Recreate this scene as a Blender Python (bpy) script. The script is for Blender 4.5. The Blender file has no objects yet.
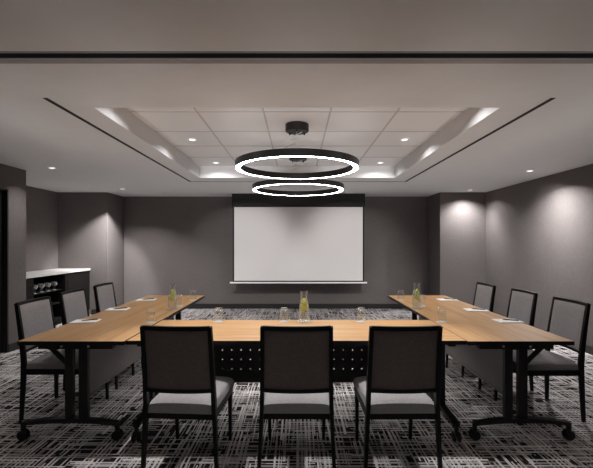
import bpy, bmesh, math, random
from mathutils import Vector, Matrix
random.seed(4)
PI = math.pi
SC = bpy.context.scene
COL = SC.collection

# ------------------------------------------------------------------ helpers
def obj(name, bm, mats, parent=None, smooth=False, label=None):
    me = bpy.data.meshes.new(name)
    bmesh.ops.recalc_face_normals(bm, faces=bm.faces[:])
    if smooth:
        for f in bm.faces: f.smooth = True
        for e in bm.edges:
            if len(e.link_faces) == 2 and e.calc_face_angle(0) > 0.7: e.smooth = False
    bm.to_mesh(me); bm.free()
    o = bpy.data.objects.new(name, me); COL.objects.link(o)
    for m in (mats if isinstance(mats, (list, tuple)) else [mats]): me.materials.append(m)
    if parent is not None: o.parent = parent
    if label: o['label'] = label
    return o

def tag(o, label, cat, group=None):
    o['label'] = label; o['category'] = cat
    if group: o['group'] = group
    return o

def struct(name, bm, mats, label=None, smooth=False, parent=None):
    o = obj(name, bm, mats, parent, smooth)
    if parent is None: o['kind'] = 'structure'
    if label: o['label'] = label
    return o

def empty(name, label, cat, loc=(0, 0, 0), rz=0, group=None):
    o = bpy.data.objects.new(name, None); COL.objects.link(o)
    o.empty_display_size = 0.1
    o.location = loc; o.rotation_euler = (0, 0, rz)
    return tag(o, label, cat, group)

def dup(root, loc, rz=None, label=None, group=None):
    r = root.copy(); COL.objects.link(r); r.location = loc
    if rz is not None: r.rotation_euler = (0, 0, rz)
    if label: r['label'] = label
    if group: r['group'] = group
    for ch in list(root.children):
        c = ch.copy(); COL.objects.link(c); c.parent = r
        for g in list(ch.children):
            d = g.copy(); COL.objects.link(d); d.parent = c
    return r

def box(bm, x0, x1, y0, y1, z0, z1, bevel=0, seg=2, mi=0):
    vs = [bm.verts.new((x, y, z)) for x in (x0, x1) for y in (y0, y1) for z in (z0, z1)]
    fs = []
    for a in ((0,1,3,2),(4,6,7,5),(0,4,5,1),(2,3,7,6),(0,2,6,4),(1,5,7,3)):
        f = bm.faces.new([vs[i] for i in a]); f.material_index = mi; fs.append(f)
    if bevel:
        es = list({e for f in fs for e in f.edges})
        bmesh.ops.bevel(bm, geom=es, offset=bevel, segments=seg, profile=0.5, affect='EDGES')
    return fs

def lathe(bm, prof, cx=0, cy=0, n=32, mi=0, cap0=False, cap1=False):
    rings = []
    for r, z in prof:
        if r < 1e-6: rings.append([bm.verts.new((cx, cy, z))])
        else: rings.append([bm.verts.new((cx+r*math.cos(2*PI*i/n), cy+r*math.sin(2*PI*i/n), z)) for i in range(n)])
    for a, b in zip(rings, rings[1:]):
        for i in range(n):
            j = (i+1) % n
            if len(a) == 1 and len(b) == 1: continue
            if len(a) == 1: f = bm.faces.new((a[0], b[i], b[j]))
            elif len(b) == 1: f = bm.faces.new((a[i], b[0], a[j]))
            else: f = bm.faces.new((a[i], b[i], b[j], a[j]))
            f.material_index = mi
    if cap0 and len(rings[0]) > 1: bm.faces.new(rings[0]).material_index = mi
    if cap1 and len(rings[-1]) > 1: bm.faces.new(rings[-1]).material_index = mi

def sweep(bm, pts, sizes, up=(1, 0, 0)):
    """rectangular bar through pts; sizes = (width along `up`, depth across) per point"""
    up = Vector(up); P = [Vector(p) for p in pts]; rings = []
    for i, p in enumerate(P):
        t = (P[min(i+1, len(P)-1)] - P[max(i-1, 0)]).normalized()
        a = (up - t*up.dot(t)).normalized(); b = t.cross(a)
        w, d = sizes[i] if isinstance(sizes, list) else sizes
        rings.append([bm.verts.new(p + a*sx*w/2 + b*sy*d/2) for sx, sy in ((-1,-1),(1,-1),(1,1),(-1,1))])
    for r, s in zip(rings, rings[1:]):
        for i in range(4):
            bm.faces.new((r[i], r[(i+1)%4], s[(i+1)%4], s[i]))
    bm.faces.new(rings[0]); bm.faces.new(rings[-1])

def tube(bm, pts, r, n=8):
    P = [Vector(p) for p in pts]; rings = []
    for i, p in enumerate(P):
        t = (P[min(i+1, len(P)-1)] - P[max(i-1, 0)]).normalized()
        h = Vector((0, 0, 1)) if abs(t.z) < 0.9 else Vector((1, 0, 0))
        a = t.cross(h).normalized(); b = t.cross(a)
        rings.append([bm.verts.new(p + a*r*math.cos(2*PI*k/n) + b*r*math.sin(2*PI*k/n)) for k in range(n)])
    for q, s in zip(rings, rings[1:]):
        for k in range(n): bm.faces.new((q[k], q[(k+1)%n], s[(k+1)%n], s[k]))
    bm.faces.new(rings[0]); bm.faces.new(rings[-1])

def quad(bm, pts, mi=0):
    f = bm.faces.new([bm.verts.new(p) for p in pts]); f.material_index = mi; return f

# ------------------------------------------------------------------ materials
def new_mat(name):
    m = bpy.data.materials.new(name); m.use_nodes = True
    nt = m.node_tree
    return m, nt, nt.nodes['Principled BSDF']

def N(nt, typ, **kw):
    n = nt.nodes.new(typ)
    for k, v in kw.items():
        if k == 'inp':
            for kk, vv in v.items():
                if hasattr(vv, 'is_output'): nt.links.new(vv, n.inputs[kk])
                else: n.inputs[kk].default_value = vv
        else: setattr(n, k, v)
    return n

def math_n(nt, op, a, b=0.0, c=0.0, clamp=False):
    n = nt.nodes.new('ShaderNodeMath'); n.operation = op; n.use_clamp = clamp
    for i, v in enumerate((a, b, c)):
        if hasattr(v, 'is_output'): nt.links.new(v, n.inputs[i])
        else: n.inputs[i].default_value = v
    return n.outputs[0]

def plain(name, col, rough=0.5, metal=0.0, spec=0.5, noise=0.0, nscale=60, bump=0.0):
    m, nt, b = new_mat(name)
    b.inputs['Roughness'].default_value = rough; b.inputs['Metallic'].default_value = metal
    b.inputs['Specular IOR Level'].default_value = spec
    tc = N(nt, 'ShaderNodeTexCoord')
    nz = N(nt, 'ShaderNodeTexNoise', inp={'Vector': tc.outputs['Object'], 'Scale': nscale, 'Detail': 4.0})
    r = N(nt, 'ShaderNodeMapRange', inp={'Value': nz.outputs[0], 'From Min': 0.3, 'From Max': 0.7, 'To Min': 1-noise, 'To Max': 1+noise})
    mx = N(nt, 'ShaderNodeVectorMath', operation='SCALE', inp={0: col, 'Scale': r.outputs[0]})
    nt.links.new(mx.outputs[0], b.inputs['Base Color'])
    if bump:
        bp = N(nt, 'ShaderNodeBump', inp={'Height': nz.outputs[0], 'Strength': bump, 'Distance': 0.002})
        nt.links.new(bp.outputs[0], b.inputs['Normal'])
    return m

def weave(name, col, pitch=0.004, rough=0.9, var=0.12, stretch=(1, 1, 1)):
    """woven cloth: crossed threads plus blotchy tone"""
    m, nt, b = new_mat(name)
    b.inputs['Roughness'].default_value = rough; b.inputs['Specular IOR Level'].default_value = 0.2
    tc = N(nt, 'ShaderNodeTexCoord')
    mp = N(nt, 'ShaderNodeMapping', inp={'Vector': tc.outputs['Object'], 'Scale': stretch})
    n1 = N(nt, 'ShaderNodeTexNoise', inp={'Vector': mp.outputs[0], 'Scale': 1/pitch/3, 'Detail': 3.0})
    n2 = N(nt, 'ShaderNodeTexNoise', inp={'Vector': tc.outputs['Object'], 'Scale': 3.0, 'Detail': 2.0})
    s = math_n(nt, 'ADD', math_n(nt, 'MULTIPLY', n1.outputs[0], 0.75), math_n(nt, 'MULTIPLY', n2.outputs[0], 0.25))
    r = N(nt, 'ShaderNodeMapRange', inp={'Value': s, 'From Min': 0.35, 'From Max': 0.65, 'To Min': 1-var, 'To Max': 1+var})
    mx = N(nt, 'ShaderNodeVectorMath', operation='SCALE', inp={0: col, 'Scale': r.outputs[0]})
    nt.links.new(mx.outputs[0], b.inputs['Base Color'])
    bp = N(nt, 'ShaderNodeBump', inp={'Height': n1.outputs[0], 'Strength': 0.25, 'Distance': 0.002})
    nt.links.new(bp.outputs[0], b.inputs['Normal'])
    return m

def carpet_mat():
    m, nt, b = new_mat('carpet_crosshatch')
    b.inputs['Roughness'].default_value = 0.95; b.inputs['Specular IOR Level'].default_value = 0.1
    tc = N(nt, 'ShaderNodeTexCoord')
    wob = N(nt, 'ShaderNodeTexNoise', inp={'Vector': tc.outputs['Object'], 'Scale': 2.5, 'Detail': 2.0})
    wv = N(nt, 'ShaderNodeVectorMath', operation='SCALE', inp={0: wob.outputs['Color'], 'Scale': 0.007})
    co = N(nt, 'ShaderNodeVectorMath', operation='ADD', inp={0: tc.outputs['Object'], 1: wv.outputs[0]})
    sep = N(nt, 'ShaderNodeSeparateXYZ', inp={0: co.outputs[0]})
    dens = N(nt, 'ShaderNodeTexNoise', inp={'Vector': tc.outputs['Object'], 'Scale': 1.6, 'Detail': 3.0})
    def lines(ax, ay, w, ln, thr, seed, fill):
        u = math_n(nt, 'DIVIDE', ax, w); iu = math_n(nt, 'FLOOR', math_n(nt, 'ADD', u, seed*17.0)); fu = math_n(nt, 'FRACT', u)
        w1 = N(nt, 'ShaderNodeTexWhiteNoise', noise_dimensions='1D', inp={'W': math_n(nt, 'ADD', iu, seed*31.7)})
        v = math_n(nt, 'ADD', math_n(nt, 'DIVIDE', ay, ln), math_n(nt, 'MULTIPLY', w1.outputs['Value'], 9.3))
        iv = math_n(nt, 'FLOOR', v)
        cv = N(nt, 'ShaderNodeCombineXYZ', inp={0: iu, 1: iv, 2: seed})
        w2 = N(nt, 'ShaderNodeTexWhiteNoise', noise_dimensions='3D', inp={'Vector': cv.outputs[0]})
        t = math_n(nt, 'ADD', w2.outputs['Value'], math_n(nt, 'MULTIPLY', math_n(nt, 'SUBTRACT', dens.outputs[0], 0.5), 0.9))
        on = math_n(nt, 'GREATER_THAN', t, thr)
        sc = N(nt, 'ShaderNodeSeparateColor', inp={0: w2.outputs['Color']})
        wid = math_n(nt, 'MULTIPLY_ADD', sc.outputs[1], fill*0.8, fill*0.5)
        ins = math_n(nt, 'LESS_THAN', fu, wid)
        br = math_n(nt, 'MULTIPLY_ADD', sc.outputs[2], 0.65, 0.35)
        return math_n(nt, 'MULTIPLY', math_n(nt, 'MULTIPLY', on, ins), br)
    X, Y = sep.outputs[0], sep.outputs[1]
    parts = [lines(X, Y, 0.030, 0.33, 0.36, 1.0, 0.50), lines(Y, X, 0.034, 0.27, 0.40, 2.0, 0.48),
             lines(X, Y, 0.017, 0.18, 0.66, 3.0, 0.5), lines(Y, X, 0.019, 0.16, 0.68, 4.0, 0.5)]
    mx = parts[0]
    for p in parts[1:]: mx = math_n(nt, 'MAXIMUM', mx, p)
    pile = N(nt, 'ShaderNodeTexNoise', inp={'Vector': tc.outputs['Object'], 'Scale': 220.0, 'Detail': 2.0})
    f = math_n(nt, 'MULTIPLY', mx, math_n(nt, 'MULTIPLY_ADD', pile.outputs[0], 0.6, 0.7), clamp=True)
    mix = N(nt, 'ShaderNodeMix', data_type='RGBA')
    nt.links.new(f, mix.inputs[0])
    mix.inputs[6].default_value = (0.016, 0.0135, 0.0135, 1)
    mix.inputs[7].default_value = CARPET_LIGHT
    nt.links.new(mix.outputs[2], b.inputs['Base Color'])
    bp = N(nt, 'ShaderNodeBump', inp={'Height': pile.outputs[0], 'Strength': 0.4, 'Distance': 0.004})
    nt.links.new(bp.outputs[0], b.inputs['Normal'])
    return m

def wood_mat():
    m, nt, b = new_mat('light_oak_veneer')
    b.inputs['Roughness'].default_value = 0.42; b.inputs['Specular IOR Level'].default_value = 0.35
    tc = N(nt, 'ShaderNodeTexCoord')
    mp = N(nt, 'ShaderNodeMapping', inp={'Vector': tc.outputs['Object'], 'Scale': (0.5, 14.0, 1.0)})
    n1 = N(nt, 'ShaderNodeTexNoise', inp={'Vector': mp.outputs[0], 'Scale': 2.0, 'Detail': 5.0, 'Roughness': 0.6})
    mp2 = N(nt, 'ShaderNodeMapping', inp={'Vector': tc.outputs['Object'], 'Scale': (1.5, 90.0, 1.0)})
    n2 = N(nt, 'ShaderNodeTexNoise', inp={'Vector': mp2.outputs[0], 'Scale': 2.0, 'Detail': 3.0})
    s = math_n(nt, 'ADD', math_n(nt, 'MULTIPLY', n1.outputs[0], 0.65), math_n(nt, 'MULTIPLY', n2.outputs[0], 0.35))
    cr = N(nt, 'ShaderNodeValToRGB', inp={0: s})
    e = cr.color_ramp.elements
    e[0].position = 0.33; e[0].color = WOOD[0]
    e[1].position = 0.68; e[1].color = WOOD[2]
    k = e.new(0.5); k.color = WOOD[1]
    nt.links.new(cr.outputs[0], b.inputs['Base Color'])
    return m

def glass_mat(name, col=(1, 1, 1, 1), ior=1.45, rough=0.0):
    m, nt, b = new_mat(name)
    b.inputs['Base Color'].default_value = col
    b.inputs['Transmission Weight'].default_value = 1.0
    b.inputs['IOR'].default_value = ior; b.inputs['Roughness'].default_value = rough
    return m

def emit_mat(name, col, strength):
    m, nt, b = new_mat(name)
    b.inputs['Base Color'].default_value = (0.8, 0.8, 0.8, 1)
    b.inputs['Emission Color'].default_value = col
    b.inputs['Emission Strength'].default_value = strength
    return m

# ------------------------------------------------------------------ look constants
WARM = (1.0, 0.985, 0.98)
RING_DOWN = 25.0
RING_UP = 2.0
SPOT = 1.0
CARPET_LIGHT = (0.74, 0.70, 0.69, 1)
WOOD = [(0.37, 0.188, 0.074, 1), (0.49, 0.278, 0.122, 1), (0.59, 0.365, 0.178, 1)]

M = dict(
    wall=weave('charcoal_wallcovering', (0.155, 0.138, 0.134), 0.008, 0.85, 0.08, (1, 1, 0.6)),
    ceil=plain('ceiling_paint', (0.765, 0.765, 0.77), 0.9, noise=0.015, nscale=8),
    tile=plain('ceiling_tile', (0.80, 0.79, 0.79), 0.95, noise=0.02, nscale=90, bump=0.1),
    tbar=plain('ceiling_grid_bar', (0.52, 0.49, 0.475), 0.6),
    track=plain('partition_track', (0.36, 0.33, 0.325), 0.5, noise=0.03),
    black=plain('black_powder_coat', (0.010, 0.009, 0.009), 0.45, spec=0.4, noise=0.1),
    frame=plain('black_chair_frame', (0.007, 0.006, 0.006), 0.5, spec=0.2, noise=0.1),
    base=plain('black_baseboard', (0.018, 0.015, 0.015), 0.5, noise=0.1),
    dark=plain('espresso_laminate', (0.010, 0.0085, 0.0085), 0.55, spec=0.15, noise=0.12, nscale=25),
    recess_shade=plain('painted_recess_shade', (0.006, 0.005, 0.005), 0.8),  # near-black colour standing in for shade inside groove and slot
    panel=plain('grey_modesty_panel', (0.21, 0.19, 0.185), 0.55, noise=0.05),
    perf=plain('black_perforated_panel', (0.010, 0.009, 0.009), 0.5, noise=0.05),
    seat=weave('grey_seat_fabric', (0.33, 0.315, 0.317), 0.004, 0.9, 0.10),
    backf=weave('dark_back_fabric', (0.17, 0.137, 0.13), 0.004, 0.9, 0.14),
    rubber=plain('caster_rubber', (0.012, 0.012, 0.012), 0.7),
    steel=plain('brushed_steel', (0.55, 0.53, 0.52), 0.35, 0.9),
    screen=plain('white_projection_fabric', (0.86, 0.83, 0.82), 0.9, noise=0.005),
    sblack=plain('black_screen_border', (0.012, 0.010, 0.010), 0.8),
    white=plain('white_enamel', (0.95, 0.94, 0.93), 0.4),
    paper=plain('white_paper', (0.93, 0.92, 0.91), 0.9, noise=0.01),
    coaster=plain('pale_grey_coaster', (0.62, 0.60, 0.60), 0.8),
    stone=plain('pale_stone_counter', (0.62, 0.59, 0.58), 0.35, noise=0.06, nscale=30),
    ringlight=emit_mat('ring_diffuser_light', (*WARM, 1), RING_DOWN),
    ringup=emit_mat('ring_uplight', (*WARM, 1), RING_UP),
    lens=emit_mat('downlight_lens', (*WARM, 1), 1.6),
    wire=plain('suspension_wire', (0.7, 0.68, 0.67), 0.4, 0.3),
)
def thin_glass(name, base, edge, haze):
    # see-through sheet glass: clear face-on, mirror-like at its rim, white mixed in as glints
    m = bpy.data.materials.new(name); m.use_nodes = True; nt = m.node_tree
    nt.nodes.remove(nt.nodes['Principled BSDF']); out = nt.nodes['Material Output']
    lw = N(nt, 'ShaderNodeLayerWeight', inp={'Blend': 0.25})
    f = math_n(nt, 'MULTIPLY_ADD', lw.outputs['Facing'], edge, base, clamp=True)
    tr = N(nt, 'ShaderNodeBsdfTransparent', inp={'Color': (0.97, 0.98, 0.975, 1)})
    gl = N(nt, 'ShaderNodeBsdfGlossy', inp={'Color': (1, 1, 1, 1), 'Roughness': 0.03})
    df = N(nt, 'ShaderNodeBsdfTranslucent' if haze > 0.7 else 'ShaderNodeBsdfDiffuse', inp={'Color': (0.93, 0.93, 0.90, 1)})
    m1 = N(nt, 'ShaderNodeMixShader', inp={0: haze, 1: gl.outputs[0], 2: df.outputs[0]})
    m2 = N(nt, 'ShaderNodeMixShader', inp={0: f, 1: tr.outputs[0], 2: m1.outputs[0]})
    nt.links.new(m2.outputs[0], out.inputs['Surface'])
    return m
M['glass'] = thin_glass('clear_glass', 0.03, 0.5, 0.35)
M['water'] = thin_glass('lemon_water', 0.06, 0.25, 0.8)
def translucent(name, col):
    m = bpy.data.materials.new(name); m.use_nodes = True; nt = m.node_tree
    nt.nodes.remove(nt.nodes['Principled BSDF']); out = nt.nodes['Material Output']
    tc = N(nt, 'ShaderNodeTexCoord'); nz = N(nt, 'ShaderNodeTexNoise', inp={'Vector': tc.outputs['Object'], 'Scale': 90.0})
    sc = N(nt, 'ShaderNodeVectorMath', operation='SCALE', inp={0: col, 'Scale': math_n(nt, 'MULTIPLY_ADD', nz.outputs[0], 0.3, 0.85)})
    df = N(nt, 'ShaderNodeBsdfDiffuse', inp={'Color': sc.outputs[0]}); tl_ = N(nt, 'ShaderNodeBsdfTranslucent', inp={'Color': sc.outputs[0]})
    mx = N(nt, 'ShaderNodeMixShader', inp={0: 0.4, 1: df.outputs[0], 2: tl_.outputs[0]})
    nt.links.new(mx.outputs[0], out.inputs['Surface'])
    return m
M['lemon'] = translucent('lemon_flesh', (0.98, 0.95, 0.45)); M['leaf'] = translucent('lime_flesh', (0.82, 0.90, 0.32))
M['stemglass'] = thin_glass('stem_glass', 0.12, 0.8, 0.6)  # stronger white at the rims paints the sparkle of the shelf glasses
M['wood'] = wood_mat(); M['carpet'] = carpet_mat()

# ------------------------------------------------------------------ the room
HC = 2.46          # main ceiling
HT = 2.64          # tray ceiling
YB = 8.57          # back wall
YP = 7.85          # front of the corner piers
XL, XR = -3.80, 3.80
XA = -4.81         # alcove back
YF = -3.2          # wall behind the camera
CX = 1.53; CY0, CY1 = 2.94, 6.10   # ceiling tray

bm = bmesh.new(); box(bm, -5.0, 4.0, YF-0.1, 8.8, -0.08, 0); struct('floor', bm, M['carpet'], 'dark carpet with pale crosshatch lines')

bm = bmesh.new()
box(bm, -5.0, 4.0, YF-0.1, 2.075, HC, HC+0.06)
box(bm, -5.0, 4.0, 2.205, CY0, HC, HC+0.06)
box(bm, -5.0, 4.0, CY1, 8.8, HC, HC+0.06)
box(bm, -5.0, -CX, CY0, CY1, HC, HC+0.06)
box(bm, CX, 4.0, CY0, CY1, HC, HC+0.06)
box(bm, -CX-0.05, -CX, CY0-0.05, CY1+0.05, HC+0.06, HT+0.05)
box(bm, CX, CX+0.05, CY0-0.05, CY1+0.05, HC+0.06, HT+0.05)
box(bm, -CX, CX, CY0-0.05, CY0, HC+0.06, HT+0.05)
box(bm, -CX, CX, CY1, CY1+0.05, HC+0.06, HT+0.05)
ceil = struct('ceiling', bm, M['ceil'], 'painted ceiling with a stepped rectangular tray')
# tile field of the tray with its grid of bars
bm = bmesh.new()
quad(bm, [(-CX, CY0, HT+0.004), (CX, CY0, HT+0.004), (CX, CY1, HT+0.004), (-CX, CY1, HT+0.004)])
for x in (-0.915, -0.305, 0.305, 0.915): box(bm, x-0.008, x+0.008, CY0, CY1, HT, HT+0.003, mi=1)
for k in range(5):
    y = 2.94 + 0.63*k
    if k: box(bm, -CX, CX, y-0.008, y+0.008, HT-0.0005, HT+0.0025, mi=1)
struct('ceiling_tiles', bm, [M['tile'], M['tbar']], 'pale acoustic tiles in the ceiling tray')
# partition track across the ceiling
bm = bmesh.new()
box(bm, -5.0, 4.0, 2.075, 2.205, HC+0.07, HC+0.12)
box(bm, -5.0, 4.0, 2.065, 2.075, HC+0.002, HC+0.12); box(bm, -5.0, 4.0, 2.140, 2.145, HC+0.021, HC+0.12)
bm2 = bmesh.new(); box(bm2, -5.0, 4.0, 2.138, 2.145, HC-0.003, HC+0.020); struct('trim_4', bm2, M['recess_shade'], 'black strip standing in for shade in the track groove')  # black strip paints the shade inside the groove
struct('trim_1', bm, M['track'], 'groove of the movable wall track')
bm = bmesh.new(); box(bm, -5.0, 4.0, 2.145, 2.172, HC-0.004, HC+0.02); box(bm, -5.0, 4.0, 2.175, 2.205, HC-0.006, HC+0.02)
struct('trim_2', bm, M['track'], 'grey metal track strip across the ceiling')

bm = bmesh.new(); box(bm, XL, XR, YB, YB+0.1, 0, HC); struct('wall_back', bm, M['wall'], 'charcoal textured wall behind the screen')
bm = bmesh.new(); box(bm, 2.88, XR+0.1, YP, YB, 0, HC); struct('wall_back_right', bm, M['wall'], 'charcoal corner pier right of the screen')
bm = bmesh.new(); box(bm, XA-0.1, XL-0.02, YP, YB+0.1, 0, HC); struct('wall_back_left', bm, M['wall'], 'charcoal pier beside the bar alcove')
bm = bmesh.new(); box(bm, XR, XR+0.1, YF, YP, 0, HC); struct('wall_right', bm, M['wall'], 'charcoal textured right wall')
DY0, DY1, DH = 4.18, 5.13, 2.15
bm = bmesh.new()
box(bm, XL-0.14, XL, YF, DY0, 0, HC); box(bm, XL-0.14, XL, DY1, 5.47, 0, HC); box(bm, XL-0.14, XL, DY0, DY1, DH, HC)
box(bm, XA, XL-0.14, 5.36, 5.47, 0, HC)
struct('wall_left', bm, M['wall'], 'charcoal left wall with a dark doorway')
bm = bmesh.new(); box(bm, XA-0.1, XA, 5.36, YP, 0, HC); struct('wall_alcove', bm, M['wall'], 'charcoal wall at the back of the bar alcove')
bm = bmesh.new(); box(bm, -5.0, 4.0, YF-0.1, YF, 0, HC); struct('wall_front', bm, M['wall'])
# door
bm = bmesh.new(); box(bm, XL-0.10, XL-0.055, DY0+0.02, DY1-0.02, 0.01, DH-0.02, 0.003)
d = struct('door_1', bm, M['dark'], 'dark door at the left edge')
bm = bmesh.new(); box(bm, XL-0.12, XL+0.006, DY0, DY0+0.02, 0, DH); box(bm, XL-0.12, XL+0.006, DY1-0.02, DY1, 0, DH); box(bm, XL-0.12, XL+0.006, DY0, DY1, DH-0.02, DH)
obj('door_frame', bm, M['base'], d)
bm = bmesh.new(); lathe(bm, [(0.026, 0), (0.026, 0.01), (0.01, 0.012), (0.01, 0.05), (0, 0.05)], n=16)
box(bm, -0.10, 0.01, -0.009, 0.009, 0.04, 0.056, 0.003)
hnd = obj('door_handle', bm, M['steel'], d, True); hnd.rotation_euler = (PI/2, 0, PI/2); hnd.location = (XL-0.055, DY0+0.09, 1.02)
# baseboards
def baseb(name, *b):
    bm = bmesh.new()
    for q in b: box(bm, *q, 0.0, 0.105)
    struct(name, bm, M['base'], 'low black baseboard')
baseb('baseboard_back', (XL-0.008, 2.88, YB-0.012, YB))
baseb('baseboard_right', (XR-0.012, XR, YF, YP), (2.868, 2.88, YP-0.012, YB-0.012), (2.88, XR-0.012, YP-0.012, YP))
baseb('baseboard_left', (XL-0.02, XL-0.008, YP, YB-0.012), (-4.13, XL-0.008, YP-0.012, YP), (XL, XL+0.012, DY1, 5.47), (XL, XL+0.012, YF, DY0))

# ------------------------------------------------------------------ linear slot in the ceiling
bm = bmesh.new()
SX, SY0, SY1 = 1.80, 2.74, 6.47
def slot_rects(w0, w1):
    return [(-SX+0.03-w1, -SX+0.03-w0, SY0, SY1+w1), (SX+w0, SX+w1, SY0, SY1+w1), (-SX-w0, SX+w0, SY1+w0, SY1+w1)]
for r in slot_rects(-0.018, 0.018): box(bm, *r, HC-0.0025, HC+0.01)  # flat black strip painted in for the slot's dark depth
sl = struct('trim_3', bm, M['recess_shade'], 'narrow black U-shaped air slot in the ceiling around the tray')
bm = bmesh.new()
for r in slot_rects(-0.028, -0.019) + slot_rects(0.019, 0.028): box(bm, *r, HC-0.002, HC+0.01)
obj('flange', bm, M['ceil'], sl)

# ------------------------------------------------------------------ downlights
def lamp_disk(name, loc, power, size=0.07, spread=150):
    l = bpy.data.lights.new(name, 'AREA'); l.shape = 'DISK'; l.size = size; l.energy = power; l.color = WARM
    l.spread = math.radians(spread)
    o = bpy.data.objects.new(name, l); COL.objects.link(o); o.location = loc
    return o
bm = bmesh.new(); lathe(bm, [(0.036, -0.002), (0.048, -0.005), (0.054, -0.003), (0.054, 0.004), (0.036, 0.004), (0.036, -0.002)], n=28)
dl0 = empty('downlight', '', 'downlight'); obj('trim_ring', bm, M['white'], dl0, True)
bm = bmesh.new(); lathe(bm, [(0, -0.001), (0.036, -0.001), (0.036, 0.003), (0, 0.003)], n=28); obj('lens', bm, M['lens'], dl0, True, 'bright lens')
first = [True]
def downlight(x, y, z, power, label, group, spread=150):
    if first[0]:
        dl0.location = (x, y, z); dl0['label'] = label; dl0['group'] = group; first[0] = False
    else: dup(dl0, (x, y, z), None, label, group)
    lamp_disk('downlight_lamp', (x, y, z-0.008), power*SPOT, 0.045, spread)
TRAY = 3.0
for x, side in ((-1.215, 'left'), (1.25, 'right')):
    for y, pos in ((3.22, 'nearest the viewer'), (4.53, 'midway along'), (5.84, 'by the far end')):
        downlight(x, y, HT, TRAY*(0.4 if y > 5 else 1), 'small round downlight in the tray tiles, %s side, %s' % (side, pos), 'downlights in the ceiling tray', 150)
WALLP = 32.0
downlight(-3.33, 5.30, HC, 5, 'small round downlight in the lower ceiling beside the bar alcove', 'downlights in the lower ceiling', 125)
downlight(-3.30, 7.37, HC, WALLP, 'small round downlight in the lower ceiling near the pier left of the screen', 'downlights in the lower ceiling', 125)
downlight(3.30, 5.52, HC, 30, 'small round downlight above the right wall, nearer of two', 'downlights in the lower ceiling', 136)
downlight(3.33, 7.50, HC, 10, 'small round downlight close to the pier right of the screen', 'downlights in the lower ceiling', 136)
# unseen lamps added out of view to fill the room with light
for x, y, p in ((-3.33, 3.2, 1.5), (3.30, 3.4, 1.5), (-2.2, 0.9, 1.5), (2.2, 0.9, 1.5), (0, 1.0, 1.5), (-2.2, -1.4, 2), (2.2, -1.4, 2)):
    lamp_disk('unseen_fill', (x, y, HC-0.008), p*SPOT, 0.07, 120)

def spot(name, loc, aim, power, size, blend, soft):
    l = bpy.data.lights.new(name, 'SPOT'); l.energy = power; l.color = WARM
    l.spot_size = math.radians(size); l.spot_blend = blend; l.shadow_soft_size = soft
    o = bpy.data.objects.new(name, l); COL.objects.link(o); o.location = loc
    o.rotation_euler = (Vector(aim)-Vector(loc)).to_track_quat('-Z', 'Y').to_euler()
    return o
# the two middle tray downlights are tilted towards the screen
for x in (-1.215, 1.25):
    spot('screen_accent', (x, 4.53, HT-0.012), (x*0.92, YB, 0.95), 290, 44, 0.8, 0.05)
# spots added at the nearest tray downlights to brighten front table and chairs
for x in (-1.215, 1.25):
    spot('added_table_spot', (x, 3.22, HT-0.012), (x*0.42, 2.80, 0.6), 110, 62, 0.8, 0.04)
# the downlight beside the alcove pier grazes its corner
spot('pier_accent', (-3.30, 7.37, HC-0.010), (XL-0.02, YP, 1.2), 190, 66, 0.5, 0.02)
spot('pier_accent', (3.33, 7.50, HC-0.010), (3.36, YP, 1.0), 75, 112, 0.8, 0.03)
spot('wall_accent', (3.30, 5.52, HC-0.010), (XR+0.05, 6.10, 0.9), 45, 112, 1.0, 0.03)
# unseen spots added behind the camera to brighten the ceiling, without fixtures
for x in (-3.3, -2.2, -1.1, 0.0, 1.1, 2.2, 3.3):
    spot('added_ceiling_wash', (x, -2.6, 0.3), (x*0.8, 4.2, 2.46), 400, 19, 1.0, 0.2)
for x in (-2.2, 0.0, 2.2):
    spot('added_ceiling_wash', (x, -2.6, 0.3), (x*0.9, 1.2, 2.46), 55, 36, 1.0, 0.2)

# ------------------------------------------------------------------ ring pendants
def ring_pendant(x, y, zb, label):
    R1, R0, H = 0.62, 0.563, 0.065
    root = empty('ring_pendant', label, 'pendant light', (x, y, zb), 0, 'ring pendants below the tray')
    bm = bmesh.new()
    lathe(bm, [(R1, 0), (R1, H), (R1-0.008, H), (R1-0.008, 0.006), (R0+0.008, 0.006), (R0+0.008, H), (R0, H), (R0, 0), (R0+0.006, 0), (R0+0.006, 0.004), (R1-0.006, 0.004), (R1-0.006, 0), (R1, 0)], n=96)
    obj('ring_body', bm, M['black'], root, True)
    bm = bmesh.new(); lathe(bm, [(R0+0.006, 0.002), (R1-0.006, 0.002)], n=96)
    obj('diffuser', bm, M['ringlight'], root, False, 'glowing white ring underside')
    bm = bmesh.new(); lathe(bm, [(R0+0.008, H-0.012), (R1-0.008, H-0.012)], n=96)
    obj('uplight_strip', bm, M['ringup'], root)
    zc = HT - zb
    bm = bmesh.new(); lathe(bm, [(0, zc-0.075), (0.11, zc-0.075), (0.118, zc-0.068), (0.118, zc-0.001), (0, zc-0.001)], n=40)
    can = obj('canopy', bm, M['black'], root, True)
    for k in range(3):
        bm = bmesh.new()
        a = k*2*PI/3+0.5; lathe(bm, [(0, zc-0.095), (0.008, zc-0.095), (0.008, zc-0.075)], 0.085*math.cos(a), 0.085*math.sin(a), 12)
        obj('cable_gripper', bm, M['black'], can)
    for k in range(3):
        a = k*2*PI/3+0.5
        bm = bmesh.new(); tube(bm, [(0.085*math.cos(a), 0.085*math.sin(a), zc-0.09), (0.588*math.cos(a), 0.588*math.sin(a), H-0.005)], 0.0013, 6)
        obj('suspension_cable', bm, M['wire'], root)
    bm = bmesh.new()
    pts = [(0.05, 0, zc-0.075)] + [(-0.03+0.035*math.cos(t*2.2), 0.035*math.sin(t*2.2), zc-0.10-0.012*t) for t in range(7)]
    pts += [(-0.20, 0.06, zc-0.26), (-0.587, 0.0, H-0.005)]
    tube(bm, pts, 0.004, 6); obj('power_cord', bm, M['wire'], root, True, 'thin pale looping power cord')
    return root
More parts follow.
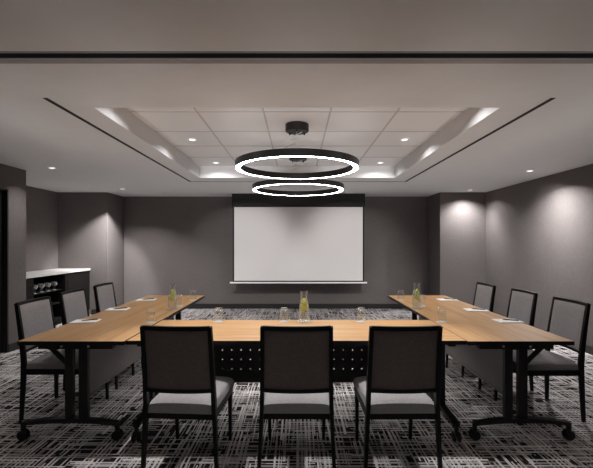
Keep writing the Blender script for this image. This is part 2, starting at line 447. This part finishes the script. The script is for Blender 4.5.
ring_pendant(0.0, 3.95, 2.185, 'black ring pendant with glowing underside, the nearer and larger-looking of two')
ring_pendant(0.015, 5.31, 2.155, 'black ring pendant with glowing underside, the farther one before the screen')

# ------------------------------------------------------------------ projection screen
YS = 8.10
s = empty('projection_screen', 'white projection screen pulled down from a black ceiling case', 'projection screen', (0.03, YS, 0))
bm = bmesh.new(); box(bm, -1.375, 1.375, -0.06, 0.10, 2.19, HC, 0.004); obj('case', bm, M['sblack'], s, False, 'black case at the ceiling')
bm = bmesh.new(); box(bm, -1.365, 1.365, 0.0, 0.003, 0.632, 2.19)
obj('border', bm, M['sblack'], s, False, 'black border around the screen')
bm = bmesh.new(); box(bm, -1.335, 1.335, -0.002, 0.0, 0.657, 2.187)
obj('screen_fabric', bm, M['screen'], s, False, 'white screen fabric')
bm = bmesh.new(); box(bm, -1.425, 1.425, -0.014, 0.016, 0.600, 0.632, 0.005); obj('bottom_bar', bm, M['white'], s, False, 'white weight bar')

# ------------------------------------------------------------------ bar in the alcove
CT = 0.93
b = empty('bar_cabinet', 'dark built-in bar cabinet with an open glass shelf in the left alcove', 'cabinet', (XA, 5.47, 0))
L = YP-5.47; D = 0.62; n0, n1 = 0.70, 1.53
bm = bmesh.new()
box(bm, 0.002, 0.03, 0.002, L-0.002, 0.10, CT-0.04); box(bm, 0.03, D, 0.002, L-0.002, 0.10, 0.12)
for y in (0.002, n0, n1, L-0.022): box(bm, 0.03, D, y, y+0.02, 0.12, CT-0.04)
box(bm, 0.03, D, 0.022, n0, CT-0.06, CT-0.04); box(bm, 0.03, D, n1+0.02, L-0.022, CT-0.06, CT-0.04)
box(bm, 0.03, D-0.05, 0.002, L-0.002, 0.002, 0.10)
obj('body', bm, M['dark'], b)
for z in (0.60, 0.37):
    bm = bmesh.new(); box(bm, 0.03, D-0.02, n0+0.02, n1, z, z+0.018); obj('shelf', bm, M['dark'], b)
for y0, y1, hy in ((0.004, n0+0.008, n0-0.05), (n1+0.012, L-0.003, n1+0.07)):
    bm = bmesh.new(); box(bm, D, D+0.02, y0, y1, 0.11, CT-0.045, 0.002); dr = obj('cabinet_door', bm, M['dark'], b)
    bm = bmesh.new(); tube(bm, [(D+0.02, hy, 0.62), (D+0.04, hy, 0.62), (D+0.04, hy, 0.76), (D+0.02, hy, 0.76)], 0.005); obj('handle', bm, M['black'], dr, True)
bm = bmesh.new(); box(bm, XA+0.002, XA+0.66, 5.472, YP-0.002, CT-0.038, CT, 0.003)
ct = obj('countertop', bm, M['stone']); tag(ct, 'pale stone countertop on the dark bar cabinet in the alcove', 'countertop')
def stem_profile():
    return [(0, 0.0), (0.033, 0.0), (0.033, 0.003), (0.006, 0.008), (0.004, 0.02), (0.004, 0.085), (0.012, 0.095), (0.033, 0.12), (0.037, 0.145), (0.031, 0.19), (0.0295, 0.19), (0.0355, 0.145), (0.0315, 0.121), (0.010, 0.098), (0, 0.096)]
bm = bmesh.new(); lathe(bm, [(r, z*0.72) for r, z in stem_profile()], n=20); wg0 = obj('wine_glass', bm, M['stemglass'], None, True)
ords = ['first', 'second', 'third', 'fourth', 'fifth', 'sixth', 'seventh', 'eighth']
for i in range(8):
    g = wg0 if i == 0 else wg0.copy()
    if i: COL.objects.link(g)
    g.location = (XA+0.555 - (i % 2)*0.085, 5.47+n0+0.165+i*0.086, 0.6183)
    tag(g, 'stemmed glass on the open bar shelf, %s from the doorway end' % ords[i], 'wine glass', 'stemmed glasses on the bar shelf')

# ------------------------------------------------------------------ tables
TL, TW, TZ = 2.438, 0.762, 0.74
def rounded_rect(L, W, r, n=5):
    P = []
    for cx, cy, a0 in ((L/2-r, W/2-r, 0), (-L/2+r, W/2-r, PI/2), (-L/2+r, -W/2+r, PI), (L/2-r, -W/2+r, 1.5*PI)):
        for k in range(n+1): a = a0 + k*PI/2/n; P.append((cx+r*math.cos(a), cy+r*math.sin(a)))
    return P
def make_table(label, perforated, brace):
    root = empty('folding_table', label, 'table', (0, 0, 0), 0, 'tables set in a U')
    bm = bmesh.new(); P = rounded_rect(TL, TW, 0.005)
    prof = [(0.0, TZ-0.028), (-0.0, TZ-0.002), (0.002, TZ)]
    rings = []
    for ins, z in prof:
        kx, ky = (TL/2-ins)/(TL/2), (TW/2-ins)/(TW/2)
        rings.append([bm.verts.new((x*kx, y*ky, z)) for x, y in P])
    n = len(P)
    for r, q in zip(rings, rings[1:]):
        for i in range(n): bm.faces.new((r[i], r[(i+1)%n], q[(i+1)%n], q[i])).material_index = 1
    bm.faces.new(rings[-1]).material_index = 0; bm.faces.new(rings[0]).material_index = 1
    obj('tabletop', bm, [M['wood'], M['black']], root, False, 'light oak top with black edge')
    bm = bmesh.new()
    for y in (-0.10, 0.10): box(bm, -TL/2+0.10, TL/2-0.10, y-0.018, y+0.018, TZ-0.068, TZ-0.030, 0.003)
    obj('under_frame', bm, M['black'], root)
    for sx in (-1, 1):
        X = sx*(TL/2-(0.085 if brace else 0.060))
        bm = bmesh.new(); box(bm, X-0.028, X+0.028, -0.27, 0.27, TZ-0.072, TZ-0.0285, 0.004)
        cb = obj('cross_beam', bm, M['black'], root)
        for y in (-0.098, 0.098):
            bm = bmesh.new(); lathe(bm, [(0, 0), (0.009, 0), (0.009, 0.006), (0.005, 0.009), (0, 0.009)], n=14)
            o = obj('bolt', bm, M['steel'], cb, True, 'bright bolt head'); o.rotation_euler = (0, sx*PI/2, 0); o.location = (X+sx*0.027, y, TZ-0.05)
        for y, w in ((-0.052, 0.066), (0.052, 0.058)):
            bm = bmesh.new(); box(bm, X-0.02, X+0.02, y-w/2, y+w/2, 0.13, TZ-0.06, 0.005); obj('leg', bm, M['black'], root)
        # arched foot
        bm = bmesh.new(); pts = []; sz = []
        for k in range(17):
            y = -0.35 + 0.70*k/16; pts.append((X, y+brace*0.05, 0.145 - 0.030*(abs(y)/0.37)**2.0)); sz.append((0.05, 0.034-0.012*abs(y)/0.37))
        sweep(bm, pts, sz, (1, 0, 0)); ft = obj('foot', bm, M['black'], root, True)
        for y in (-0.345+brace*0.05, 0.345+brace*0.05):
            bm = bmesh.new(); box(bm, X-0.012, X+0.012, y-0.014, y+0.014, 0.040, 0.118, 0.003)
            cs = obj('caster', bm, M['black'], ft)
            for k in (-1, 1):
                mm = Matrix.Translation((X+k*0.019, y, 0.036)) @ Matrix.Rotation(PI/2, 4, 'Y')
                b2 = bmesh.new(); lathe(b2, [(0, -0.008), (0.028, -0.008), (0.036, -0.003), (0.036, 0.004), (0.028, 0.008), (0, 0.008)], n=24)
                bmesh.ops.transform(b2, matrix=mm, verts=b2.verts[:])
                me = bpy.data.meshes.new('tmp'); b2.to_mesh(me); b2.free()
                bmc = bmesh.new(); bmc.from_mesh(cs.data); bmc.from_mesh(me); bmc.to_mesh(cs.data); bmc.free(); bpy.data.meshes.remove(me)
        if brace:
            bm = bmesh.new(); sweep(bm, [(X-sx*0.005, brace*0.25, TZ-0.035), (X-sx*0.005, brace*0.19, TZ-0.075), (X-sx*0.005, brace*0.07, TZ-0.19)], (0.02, 0.028), (1, 0, 0))
            obj('brace', bm, M['black'], root)
    # modesty panel
    x0, x1, z0, z1 = -TL/2+0.13, TL/2-0.13, (0.305 if perforated else 0.268), 0.668
    bm = bmesh.new()
    if not perforated:
        box(bm, x0, x1, -0.008, 0.008, z0, z1, 0.003); box(bm, x0, x1, -0.014, 0.014, z0, z0+0.02, 0.003)
        obj('modesty_panel', bm, M['panel'], root, False, 'plain grey modesty panel')
    else:
        zc0 = 0.378; pz = 0.077; px = 0.0755; nx = int((x1-x0)/px)-1; xs = -nx*px/2+0.002; K = 12; r = 0.0052
        def strip(a0, a1, b0, b1): quad(bm, [(a0, 0, b0), (a1, 0, b0), (a1, 0, b1), (a0, 0, b1)])
        strip(x0, x1, z0, zc0); strip(x0, x1, zc0+3*pz, z1); strip(x0, xs, zc0, zc0+3*pz); strip(xs+nx*px, x1, zc0, zc0+3*pz)
        for i in range(nx):
            for j in range(3):
                cx, cz = xs+(i+.5)*px, zc0+(j+.5)*pz
                inn, out = [], []
                for k in range(K):
                    a = 2*PI*k/K+PI/4; c, s_ = math.cos(a), math.sin(a); q = max(abs(c), abs(s_))
                    inn.append(bm.verts.new((cx+r*c, 0, cz+r*s_))); out.append(bm.verts.new((cx+px/2*c/q, 0, cz+pz/2*s_/q)))
                for k in range(K): bm.faces.new((inn[k], inn[(k+1)%K], out[(k+1)%K], out[k]))
        bmesh.ops.remove_doubles(bm, verts=bm.verts[:], dist=1e-5)
        box(bm, x0, x1, 0.002, 0.02, z0, z0+0.012); box(bm, x0, x1, 0.002, 0.02, z1-0.012, z1)
        obj('modesty_panel', bm, M['perf'], root, False, 'black modesty panel with rows of small holes')
    return root
TY0 = 2.775
tf = make_table('light oak table across the front, three chairs at its near side', True, 0)
tf.location = (-0.004, TY0+0.016+TW/2, 0)
tl = make_table('light oak table running along the left side, below the bar alcove', False, 1)
tl.location = (-TL/2-TW/2-0.012, TY0+TL/2, 0); tl.rotation_euler = (0, 0, PI/2)
tr = make_table('light oak table running along the right side, by the right wall', False, -1)
tr.location = (TL/2+TW/2-0.003, TY0+TL/2, 0); tr.rotation_euler = (0, 0, PI/2)

# ------------------------------------------------------------------ chairs (front is +Y)
def make_chair():
    root = empty('conference_chair', '', 'chair')
    def postx(z): return 0.222 + (0.45-z)*(0.045 if z < 0.45 else 0.016)
    def posty(z):
        if z < 0.45: return -0.212 - 0.008*((0.45-z)/0.45)**1.6
        return -0.212 - 0.067*((z-0.45)/0.5)**1.25
    for sx in (-1, 1):
        bm = bmesh.new(); zs = [0, 0.1, 0.2, 0.3, 0.4, 0.47, 0.55, 0.65, 0.75, 0.85, 0.945]
        sweep(bm, [(sx*(postx(z)-0.011), posty(z), z) for z in zs], [(0.020+0.004*min(1, z/0.4), 0.024+0.014*min(1, z/0.4)-0.012*max(0, (z-.5)/.45)) for z in zs], (1, 0, 0))
        obj('leg', bm, M['frame'], root)                      # rear leg runs up as the back post
        bm = bmesh.new()
        sweep(bm, [(sx*0.196, 0.272, 0), (sx*0.198, 0.264, 0.2), (sx*0.200, 0.255, 0.405)], [(0.020, 0.020), (0.024, 0.024), (0.030, 0.034)], (1, 0, 0))
        obj('leg', bm, M['frame'], root)
    # seat frame
    bm = bmesh.new()
    box(bm, -0.205, 0.205, 0.242, 0.267, 0.355, 0.41, 0.003); box(bm, -0.205, 0.205, -0.215, -0.19, 0.365, 0.41, 0.003)
    for sx in (-1, 1): box(bm, sx*0.21-0.011, sx*0.21+0.011, -0.20, 0.255, 0.365, 0.41, 0.003)
    obj('seat_frame', bm, M['frame'], root)
    # seat cushion, domed
    bm = bmesh.new(); n = 18; W, Dp, yc = 0.222, 0.258, 0.040; grid = {}
    def sq(t): return 1-abs(t)**6
    for i in range(n+1):
        for j in range(n+1):
            u, v = -1+2*i/n, -1+2*j/n
            uu = math.copysign(1-(1-abs(u))**1.35, u); vv = math.copysign(1-(1-abs(v))**1.35, v)
            edge = max(abs(uu), abs(vv)); e = (max(0, 1-abs(uu)**10)*max(0, 1-abs(vv)**10))**0.35
            z = 0.420 + e*(0.045 + 0.020*(1-uu*uu)*(1-0.6*vv*vv))
            taper = 1 - 0.05*(1-vv)/2
            grid[i, j] = bm.verts.new((uu*W*taper, yc+vv*Dp, z))
    for i in range(n):
        for j in range(n): bm.faces.new((grid[i, j], grid[i+1, j], grid[i+1, j+1], grid[i, j+1]))
    es = [e for e in bm.edges if e.is_boundary]
    r = bmesh.ops.extrude_edge_only(bm, edges=es); vs = [g for g in r['geom'] if isinstance(g, bmesh.types.BMVert)]
    for v in vs: v.co.z = 0.395; v.co.x *= 0.985; v.co.y = yc+(v.co.y-yc)*0.985
    bmesh.ops.contextual_create(bm, geom=[e for e in bm.edges if e.is_boundary])
    obj('seat', bm, M['seat'], root, True, 'grey upholstered seat')
    # back: rails and upholstered panel, gently curved
    def bow(x): return -0.022*(1-(x/0.2)**2)
    def rail(z, h, dpt):
        bm = bmesh.new(); xs = [-0.205+0.41*k/12 for k in range(13)]
        sweep(bm, [(x*(postx(z)-0.012)/0.205, posty(z)+bow(x), z) for x in xs], (h, dpt), (0, 0, 1)); return bm
    obj('top_rail', rail(0.936, 0.026, 0.024), M['frame'], root, True)
    obj('bottom_rail', rail(0.548, 0.022, 0.022), M['frame'], root, True)
    def panel(side, z0, z1, inset, thick, mat, nm, lab):
        bm = bmesh.new(); nx, nz = 14, 14; g = {}
        for k in range(2):
            for i in range(nx+1):
                for j in range(nz+1):
                    u, v = -1+2*i/nx, -1+2*j/nz; z = z0+(z1-z0)*j/nz
                    hw = postx(z)-0.022-inset
                    e = ((1-abs(u)**8)*(1-abs(v)**8))**0.5
                    y = posty(z)+bow(u*0.2) + side*(0.002 + (thick*(0.35+0.65*e) if k else 0))
                    g[k, i, j] = bm.verts.new((u*hw, y, z))
        for k in range(2):
            for i in range(nx):
                for j in range(nz): bm.faces.new((g[k, i, j], g[k, i+1, j], g[k, i+1, j+1], g[k, i, j+1]))
        per = [(i, 0) for i in range(nx)] + [(nx, j) for j in range(nz)] + [(i, nz) for i in range(nx, 0, -1)] + [(0, j) for j in range(nz, 0, -1)]
        for a, c in zip(per, per[1:]+per[:1]): bm.faces.new((g[(0,)+a], g[(0,)+c], g[(1,)+c], g[(1,)+a]))
        obj(nm, bm, mat, root, True, lab)
    panel(1, 0.556, 0.924, 0.0, 0.024, M['seat'], 'backrest', 'grey upholstered backrest front')
    panel(-1, 0.556, 0.924, 0.0, 0.006, M['backf'], 'back_cover', 'dark brown fabric on the rear of the backrest')
    return root
ch0 = make_chair(); used = [False]
def chair(x, y, rz, label, group):
    if not used[0]:
        ch0.location = (x, y, 0); ch0.rotation_euler = (0, 0, rz); ch0['label'] = label; ch0['group'] = group; used[0] = True; return ch0
    return dup(ch0, (x, y, 0), rz, label, group)
FRONT, LEFT, RIGHT = 'chairs at the front table', 'chairs along the left table', 'chairs along the right table'
R = math.radians
chair(-0.700, 2.590, R(-3.5), 'black framed chair seen from behind at the front table, leftmost of its three', FRONT)
chair(-0.002, 2.590, 0, 'black framed chair seen from behind at the middle of the front table', FRONT)
chair(0.640, 2.590, R(1), 'black framed chair seen from behind at the front table, rightmost of its three', FRONT)
for X, rz, side, grp, ys in ((-2.02, -PI/2, 'left', LEFT, (3.40, 4.04, 4.70)), (2.075, PI/2, 'right', RIGHT, (3.37, 4.035, 4.70))):
    for y, w, dx in zip(ys, ('nearest the viewer', 'in the middle of its row', 'farthest from the viewer'), (0, 0.03, 0.035) if side == 'left' else (0.012, -0.005, -0.075)):
        chair(X + (dx if side == 'right' else -dx), y, rz, 'grey upholstered chair with black frame at the %s table, %s' % (side, w), grp)

# ------------------------------------------------------------------ things on the tables
ZT = TZ
def profile_wall(outer, t):
    return outer + [(max(r-t, 0), z) for r, z in reversed(outer)]
# inverted tumbler
bm = bmesh.new()
lathe(bm, [(0.040, 0), (0.0405, 0.004), (0.037, 0.10), (0.0335, 0.117), (0.029, 0.121), (0, 0.121), (0, 0.104), (0.028, 0.103), (0.034, 0.098), (0.0385, 0.0), (0.040, 0)], n=32)
gl0 = obj('tumbler', bm, M['glass'], None, True)
bm = bmesh.new(); lathe(bm, [(0, 0), (0.044, 0), (0.044, 0.0018), (0, 0.0018)], n=32); co0 = obj('coaster', bm, M['coaster'], None)
tum = [(-1.285, 3.43, 'on the left table by its front inner corner'),
       (-0.700, 3.47, 'on the front table, behind the leftmost chair'),
       (-0.115, 3.47, 'on the front table, just left of the centre carafe'),
       (0.570, 3.47, 'on the front table, behind the rightmost chair'),
       (1.285, 3.46, 'on the right table by its front inner corner'),
       (-1.272, 4.78, 'on the left table at its far end'),
       (1.272, 4.78, 'on the right table at its far end'),
       (-1.315, 4.36, 'on the left table just beyond the carafe'),
       (1.395, 4.34, 'on the right table just beyond the carafe')]
for i, (x, y, w) in enumerate(tum):
    g, c = (gl0, co0) if i == 0 else (gl0.copy(), co0.copy())
    if i: COL.objects.link(g); COL.objects.link(c)
    c.location = (x, y, ZT+0.0004); g.location = (x, y, ZT+0.0026)
    tag(g, 'upturned glass tumbler ' + w, 'glass', 'tumblers on the tables')
    tag(c, 'pale round coaster under the tumbler ' + w, 'coaster', 'coasters on the tables')
# carafe with lemon water
def make_carafe():
    root = empty('water_carafe', '', 'carafe')
    out = [(0, 0), (0.042, 0), (0.047, 0.006), (0.0475, 0.03), (0.0465, 0.08), (0.043, 0.13), (0.036, 0.175), (0.030, 0.205), (0.0285, 0.222), (0.031, 0.245), (0.036, 0.268)]
    bm = bmesh.new(); lathe(bm, out + [(0.0335, 0.268), (0.0285, 0.245), (0.026, 0.222), (0.0275, 0.205), (0.0335, 0.175), (0.0405, 0.13), (0.044, 0.08), (0.045, 0.03), (0.0435, 0.010), (0, 0.008)], n=40)
    obj('glass_body', bm, M['glass'], root, True, 'clear glass body')
    bm = bmesh.new(); lathe(bm, [(0, 0.0082), (0.0433, 0.0102), (0.0447, 0.03), (0.0437, 0.08), (0.0402, 0.13), (0.0332, 0.175), (0.0280, 0.200), (0, 0.200)], n=40)
    obj('water', bm, M['water'], root, True)
    rnd = random.Random(7)
    for k, (x, y, z, m, rr) in enumerate(((0.006, -0.014, 0.165, 'leaf', 0.020), (-0.008, -0.012, 0.138, 'lemon', 0.025), (0.014, -0.010, 0.118, 'lemon', 0.023), (-0.012, -0.014, 0.104, 'leaf', 0.022), (0.002, 0.012, 0.15, 'lemon', 0.022), (0.004, 0.010, 0.115, 'leaf', 0.024), (0.010, -0.012, 0.142, 'lemon', 0.022), (-0.004, -0.014, 0.172, 'lemon', 0.022), (0.0, 0.0, 0.19, 'lemon', 0.020))):
        b2 = bmesh.new(); lathe(b2, [(0, -0.0035), (rr*0.92, -0.0035), (rr, -0.002), (rr, 0.002), (rr*0.92, 0.0035), (0, 0.0035)], n=20)
        bmesh.ops.transform(b2, matrix=Matrix.Translation((x, y, z)) @ Matrix.Rotation(rnd.uniform(-0.5, 0.5), 4, 'Z') @ Matrix.Rotation(PI/2+rnd.uniform(-0.4, 0.4), 4, 'X'), verts=b2.verts[:])
        obj('citrus_slice', b2, M[m], root, True, 'yellow lemon slice' if m == 'lemon' else 'green lime slice')
    return root
bm = bmesh.new(); lathe(bm, [(0, 0), (0.052, 0), (0.069, 0.010), (0.070, 0.012), (0.067, 0.012), (0.051, 0.0045), (0, 0.0045)], n=40)
di0 = obj('glass_dish', bm, M['glass'], None, True)
ca0 = make_carafe()
for i, (x, y, w) in enumerate(((0.062, 3.452, 'in the middle of the front table'), (-1.31, 4.10, 'on the left table'), (1.278, 4.165, 'on the right table'))):
    d = di0 if i == 0 else di0.copy()
    if i: COL.objects.link(d)
    d.location = (x, y, ZT+0.0004)
    tag(d, 'round glass dish under the carafe ' + w, 'dish', 'dishes under the carafes')
    lab = 'glass carafe of water with lemon and lime slices ' + w
    if i == 0: ca0.location = (x, y, ZT+0.0055); ca0['label'] = lab; ca0['group'] = 'carafes on the tables'
    else: dup(ca0, (x, y, ZT+0.0055), R(40*i), lab, 'carafes on the tables')
# note pads and pens
bm = bmesh.new()
for k in range(4): box(bm, -0.108, 0.108, -0.078, 0.078, 0.0015*k, 0.0015*k+0.0012)
np0 = obj('notepad', bm, M['paper'])
def make_pen():
    root = empty('pen', '', 'pen')
    mrot = Matrix.Rotation(PI/2, 4, 'Y')
    bm = bmesh.new(); lathe(bm, [(0, -0.068), (0.0012, -0.068), (0.0042, -0.052), (0.0048, -0.04), (0.0048, 0.062), (0.003, 0.066), (0, 0.066)], n=14)
    bmesh.ops.transform(bm, matrix=mrot, verts=bm.verts[:]); obj('barrel', bm, M['black'], root, True)
    bm = bmesh.new(); box(bm, 0.018, 0.062, -0.0015, 0.0015, 0.005, 0.0068); obj('clip', bm, M['steel'], root, False, 'steel clip')
    return root
pe0 = make_pen()
pads = [(-1.885, 3.48, 'left table before the nearest chair', 8), (-1.89, 4.11, 'left table before the middle chair', 5), (-1.85, 4.79, 'left table before the farthest chair', 10),
        (1.885, 3.49, 'right table before the nearest chair', 3), (1.865, 4.06, 'right table before the middle chair', -4), (1.85, 4.80, 'right table before the farthest chair', 4)]
for i, (x, y, w, a) in enumerate(pads):
    p = np0 if i == 0 else np0.copy()
    if i: COL.objects.link(p)
    p.location = (x, y, ZT+0.0004); p.rotation_euler = (0, 0, R(a))
    tag(p, 'white notepad on the ' + w, 'notepad', 'notepads on the side tables')
    lab = 'black pen lying on the notepad on the ' + w; px = x+(0.025 if x < 0 else 0.03)
    if i == 0: pe0.location = (px, y+0.02, ZT+0.011); pe0.rotation_euler = (0, 0, R(35)); pe0['label'] = lab; pe0['group'] = 'pens on the notepads'
    else: dup(pe0, (px, y+0.01, ZT+0.011), R(30 if x < 0 else -25), lab, 'pens on the notepads')

# ------------------------------------------------------------------ camera and view
cam = bpy.data.cameras.new('camera'); co = bpy.data.objects.new('camera', cam); COL.objects.link(co)
co.location = (0, 0, 1.44); co.rotation_euler = (PI/2, 0, 0)
cam.sensor_fit = 'HORIZONTAL'; cam.sensor_width = 36.0; cam.lens = 390.0/593.0*36.0
cam.shift_x = -(297.0-296.5)/593.0; cam.shift_y = (243.0-234.0)/593.0
cam.clip_start = 0.05; cam.clip_end = 60
SC.camera = co
w = bpy.data.worlds.new('world'); SC.world = w; w.use_nodes = True
w.node_tree.nodes['Background'].inputs[0].default_value = (0.02, 0.019, 0.019, 1)
SC.cycles.max_bounces = 10; SC.cycles.diffuse_bounces = 6; SC.cycles.transmission_bounces = 10; SC.cycles.transparent_max_bounces = 24; SC.cycles.glossy_bounces = 4
SC.cycles.caustics_refractive = True; SC.cycles.caustics_reflective = False
SC.cycles.sample_clamp_indirect = 4.0
SC.view_settings.view_transform = 'Standard'; SC.view_settings.look = 'None'
SC.view_settings.gamma = 1.0; SC.view_settings.use_curve_mapping = False
SC.view_settings.exposure = 0.3
